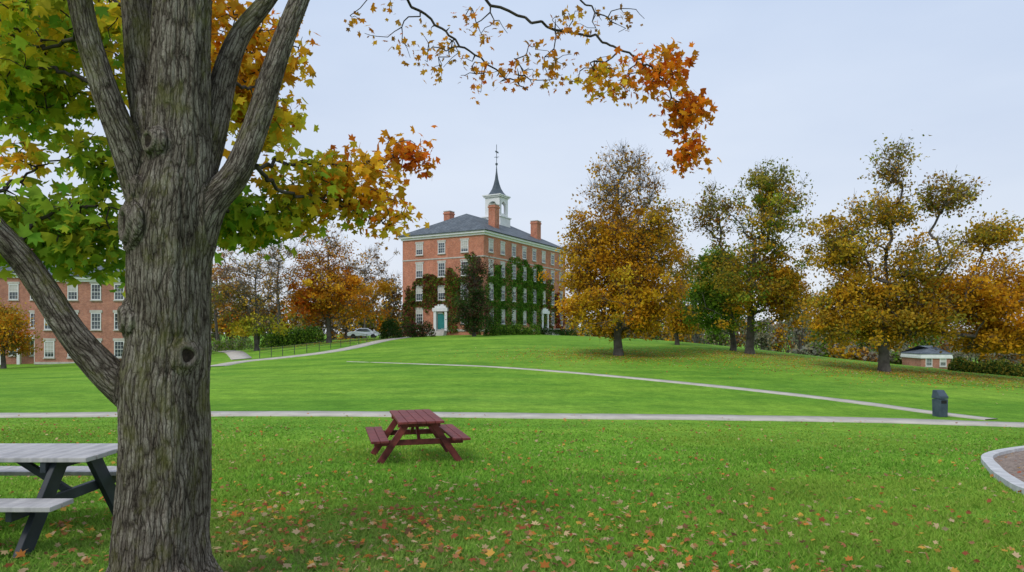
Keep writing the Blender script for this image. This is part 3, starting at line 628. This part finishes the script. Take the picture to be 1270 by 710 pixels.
d=84;make_tree('orange_maple',gb(408,d),0,.28,2.4,[E(405,345,42,42,d,130,20,['orange','brown']),E(425,370,52,28,d,110,42,['orange','orange','gold']),E(385,372,28,28,d,60,40,['orange','redor']),E(400,305,32,28,d,60,4,['brown'])],15,.25,.8,twn=10)
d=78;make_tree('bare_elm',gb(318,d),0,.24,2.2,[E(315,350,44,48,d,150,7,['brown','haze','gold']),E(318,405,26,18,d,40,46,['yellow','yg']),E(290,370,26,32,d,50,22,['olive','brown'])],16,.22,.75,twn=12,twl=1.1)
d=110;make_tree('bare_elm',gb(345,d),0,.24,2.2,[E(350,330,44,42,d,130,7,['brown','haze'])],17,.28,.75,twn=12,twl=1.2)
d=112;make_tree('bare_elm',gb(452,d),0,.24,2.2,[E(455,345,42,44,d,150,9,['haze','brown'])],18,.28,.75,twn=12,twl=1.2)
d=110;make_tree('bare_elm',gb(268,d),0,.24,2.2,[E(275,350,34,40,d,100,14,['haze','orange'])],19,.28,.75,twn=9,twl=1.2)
d=86;make_tree('dark_yew',gb(588,d),0,.2,.8,[E(588,385,24,28,d,100,44,['dgreen','purple','dgreen']),E(590,345,17,28,d,70,24,['dgreen','purple'])],20,.2,.8,twn=6)
d=66;make_tree('orange_maple',gb(4,d),0,.2,1.5,[E(8,410,26,32,d,90,44,['orange','olive'])],21,.2,.7,twn=4)
d=72;make_tree('autumn_maple',gb(840,d),0,.2,1.5,[E(842,350,20,44,d,80,30,['gold','olive']),E(845,395,22,24,d,50,44,['gold'])],22,.22,.7,twn=6)
def mass(name,defs,size,seed):
    global rng
    rng=np.random.default_rng(seed);P=[];C=[];Q1=[];Q2=[]
    for px,py,rx,ry,d,n,pl in defs:
        m=max(4,n//70);cc=rng.normal(size=(m,3));cc/=np.linalg.norm(cc,axis=1)[:,None];cc*=rng.random((m,1))**.5
        R_=np.array([rx/F*d,rx/F*d*.5,ry/F*d]);c0=Pt(px,py,d)+cc*R_;k=rng.integers(0,m,n);cb=rng.uniform(.75,1.2,m)
        p=c0[k]+rng.normal(size=(n,3))*R_.mean()*.22;P.append(p);C.append(pal(pl,n)*cb[k][:,None])
        g=gb(px,d);t0=np.array([g[0],g[1],g[2]]);Q1.append(np.repeat(t0[None],m,0)+rng.normal(size=(m,3))*np.array([.3,.3,0]));Q2.append(c0)
    P=np.vstack(P);C=np.vstack(C);Q1=np.vstack(Q1);Q2=np.vstack(Q2);P[:,2]=np.maximum(P[:,2],gh(P[:,0],P[:,1]))
    e=empty(name);leaves('foliage',P,size*rng.uniform(.6,1.3,len(P)),C,tm=QUAD,tf=QF,parent=e)
    V,Fc=cones(Q1,Q2,np.full(len(Q1),.10),np.full(len(Q1),.03),5);mk('stems',V,Fc,M_twigf,e)
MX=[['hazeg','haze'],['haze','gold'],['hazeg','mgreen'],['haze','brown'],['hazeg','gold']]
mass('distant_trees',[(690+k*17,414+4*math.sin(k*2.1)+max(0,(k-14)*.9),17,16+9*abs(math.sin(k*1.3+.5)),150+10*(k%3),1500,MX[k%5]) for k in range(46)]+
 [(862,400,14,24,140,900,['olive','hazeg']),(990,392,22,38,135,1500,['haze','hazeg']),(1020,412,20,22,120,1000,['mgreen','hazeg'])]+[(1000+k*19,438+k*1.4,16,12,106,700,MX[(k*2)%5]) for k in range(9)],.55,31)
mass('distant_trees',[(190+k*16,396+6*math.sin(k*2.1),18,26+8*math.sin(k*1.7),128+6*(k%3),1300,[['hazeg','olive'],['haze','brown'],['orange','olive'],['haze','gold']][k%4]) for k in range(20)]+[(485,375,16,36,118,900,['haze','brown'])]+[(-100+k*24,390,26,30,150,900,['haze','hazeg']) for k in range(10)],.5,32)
def shrub(name,defs,size,pl,seed):
    global rng
    rng=np.random.default_rng(seed);P=[];C=[]
    for px,rx,h,d,n in defs:
        g=gb(px,d);n=int(n);q=rng.normal(size=(n,3));q/=np.linalg.norm(q,axis=1)[:,None];q[:,2]=np.abs(q[:,2]);r=rng.uniform(.6,1.03,(n,1))
        P.append(np.array(g)+q*r*np.array([rx/F*d,rx/F*d*.8,h]));C.append(pal(pl,n))
    leaves(name,np.vstack(P),size*rng.uniform(.6,1.3,sum(map(len,P))),np.vstack(C),tm=QUAD,tf=QF)
shrub('round_shrub',[(484,14,2.7,88,2200)],.16,['dgreen'],41)
shrub('yew_shrub',[(609,10,2.5,89,1500)],.16,['dgreen','mgreen'],42)
shrub('hedge',[(k,9,1.1+.3*(k%3),92+(k-620)*.12,700) for k in range(622,668,8)],.15,['mgreen','dgreen'],43)
shrub('hedge',[(k,9,1.2,108+(k-676)*.2,600) for k in range(676,712,8)],.16,['dgreen'],44)
shrub('hedge',[(k,13,2.4,92,1100) for k in range(335,392,11)],.2,['dgreen','mgreen'],45)
shrub('hedge',[(k,13,1.1+.25*math.sin(k),58,900) for k in range(1190,1330,14)],.16,['dgreen','olive'],46)
shrub('yew_shrub',[(k,12,2.2,90,900) for k in(505,518,528)],.18,['dgreen','purple'],47)
shrub('hedge',[(k,12,1.9,100,700) for k in range(268,310,12)],.2,['mgreen','hazeg'],48)
rng=np.random.default_rng(5)
for px,d,r,n in((767,56,5.5,4600),(930,60,5,3400),(1097,50,6,4200),(1200,48,6,3400),(408,84,6,1400)):
    g=gb(px,d);x=g[0]+rng.normal(size=n)*r*.9;y=g[1]+rng.normal(size=n)*r*.7
    z=gh(x,y)+.03;leaves('fallen_leaves',np.stack([x,y,z],1),rng.uniform(.06,.13,n),pal(['litter','gold'],n),tm=QUAD,tf=QF,bias=(0,0,1.2),flat=.7)
# ------------------------------------------------------------ railing, sign, car
def rail(pts_,h=.95):
    P=catmull([G(*p) for p in pts_],3);a=Acc()
    for i,p in enumerate(P):
        z=float(gh(p[0],p[1]));a.box((p[0],p[1],z+h/2),(.05,.05,h))
        if i:
            q=P[i-1];zq=float(gh(q[0],q[1]))
            for hh in(.5,.92): a.beam((q[0],q[1],zq+hh),(p[0],p[1],z+hh),.035,.03,(0,0,1))
    a.build('handrail_fence',simple('rail_metal',(.04,.04,.04),(.08,.08,.08),4,.5))
rail([(322,444.5),(365,440),(410,433),(445,427),(472,421)])
e=empty('street_sign',gb(852,80));a=Acc();a.cyl((0,0,.9),.035,1.8,8);a.build('post',M_black,e);a=Acc();a.box((0,-.05,1.6),(.55,.03,.75));a.build('panel',simple('yellow_sign',(.6,.42,.02),(.7,.5,.03)),e,.02)
g=gb(451,99);e=empty('parked_car',(g[0],g[1],g[2]),math.radians(6))
prof=[(-2.2,.35),(-2.25,.75),(-2.05,.92),(-1.3,1.0),(-.65,1.45),(.55,1.48),(1.25,1.05),(2.05,.9),(2.2,.65),(2.15,.35)]
a=Acc();n=len(prof);wy_=[.86 if z<1.02 else .68 for x,z in prof];V=[(x,-w_,z) for (x,z),w_ in zip(prof,wy_)]+[(x,w_,z) for (x,z),w_ in zip(prof,wy_)]
a.add(V,[tuple(range(n)),tuple(range(n,2*n))[::-1]]+[(i,n+i,n+(i+1)%n,(i+1)%n) for i in range(n)]);a.build('body',simple('silver_paint',(.45,.5,.55),(.5,.54,.6),1,.3,0,0,(1,1,1),.6),e,.05)
a=Acc()
for s in(-1,1): a.add([(-1.1,s*.87,1.05),(-.6,s*.76,1.38),(.5,s*.76,1.40),(1.05,s*.87,1.07)],[(0,1,2,3)])
a.build('side_windows',M_glass,e)
a=Acc()
for x in(-1.4,1.4):
    for s in(-1,1): a.cyl((x,s*.8,.33),.33,.2,16,ax=1)
a.build('wheels',M_black,e)
# ------------------------------------------------------------ world, sun, camera
W=bpy.data.worlds.new('World');S.world=W;W.use_nodes=True;nt=W.node_tree;bg=nt.nodes['Background']
sk=N(nt,'ShaderNodeTexSky',sky_type='NISHITA');sk.sun_disc=False;sk.sun_elevation=math.radians(48);sk.sun_rotation=math.radians(215);sk.air_density=1.5;sk.dust_density=4
tc=N(nt,'ShaderNodeTexCoord');sp=N(nt,'ShaderNodeSeparateXYZ');nt.links.new(tc.outputs['Generated'],sp.inputs[0])
mpv=N(nt,'ShaderNodeMapping');mpv.inputs['Scale'].default_value=(1,1,3);nt.links.new(tc.outputs['Generated'],mpv.inputs[0])
cn=noiset(nt,mpv.outputs[0],2.2,5,.5)
gr=ramp(nt,sp.outputs[2],[(0,(.77,.81,.86)),(.12,(.70,.76,.87)),(.45,(.56,.66,.84)),(1,(.66,.73,.86))])
cl=ramp(nt,cn,[(.3,(.91,.93,.96)),(.7,(1.06,1.05,1.03))])
ov=mixc(nt,mixc(nt,gr,cl,1.0,'MULTIPLY'),(10.,10.,10.),1.0,'MULTIPLY')
nt.links.new(mixc(nt,sk.outputs[0],ov,.9),bg.inputs[0]);bg.inputs[1].default_value=.113
sl=bpy.data.lights.new('sun','SUN');sl.energy=1.4;sl.angle=math.radians(14);sl.color=(1,.96,.9);so=link(bpy.data.objects.new('sun',sl))
az=math.radians(215);el=math.radians(48);dv=Vector((math.sin(az)*math.cos(el),math.cos(az)*math.cos(el),math.sin(el)));so.rotation_euler=dv.to_track_quat('Z','Y').to_euler()
cd=bpy.data.cameras.new('camera');cd.sensor_width=36;cd.lens=24.0;cd.shift_y=58/1270;cd.clip_end=5000;cd.clip_start=.05
co_=link(bpy.data.objects.new('camera',cd));co_.location=(0,0,CZ);co_.rotation_euler=(math.radians(90),0,0);S.camera=co_
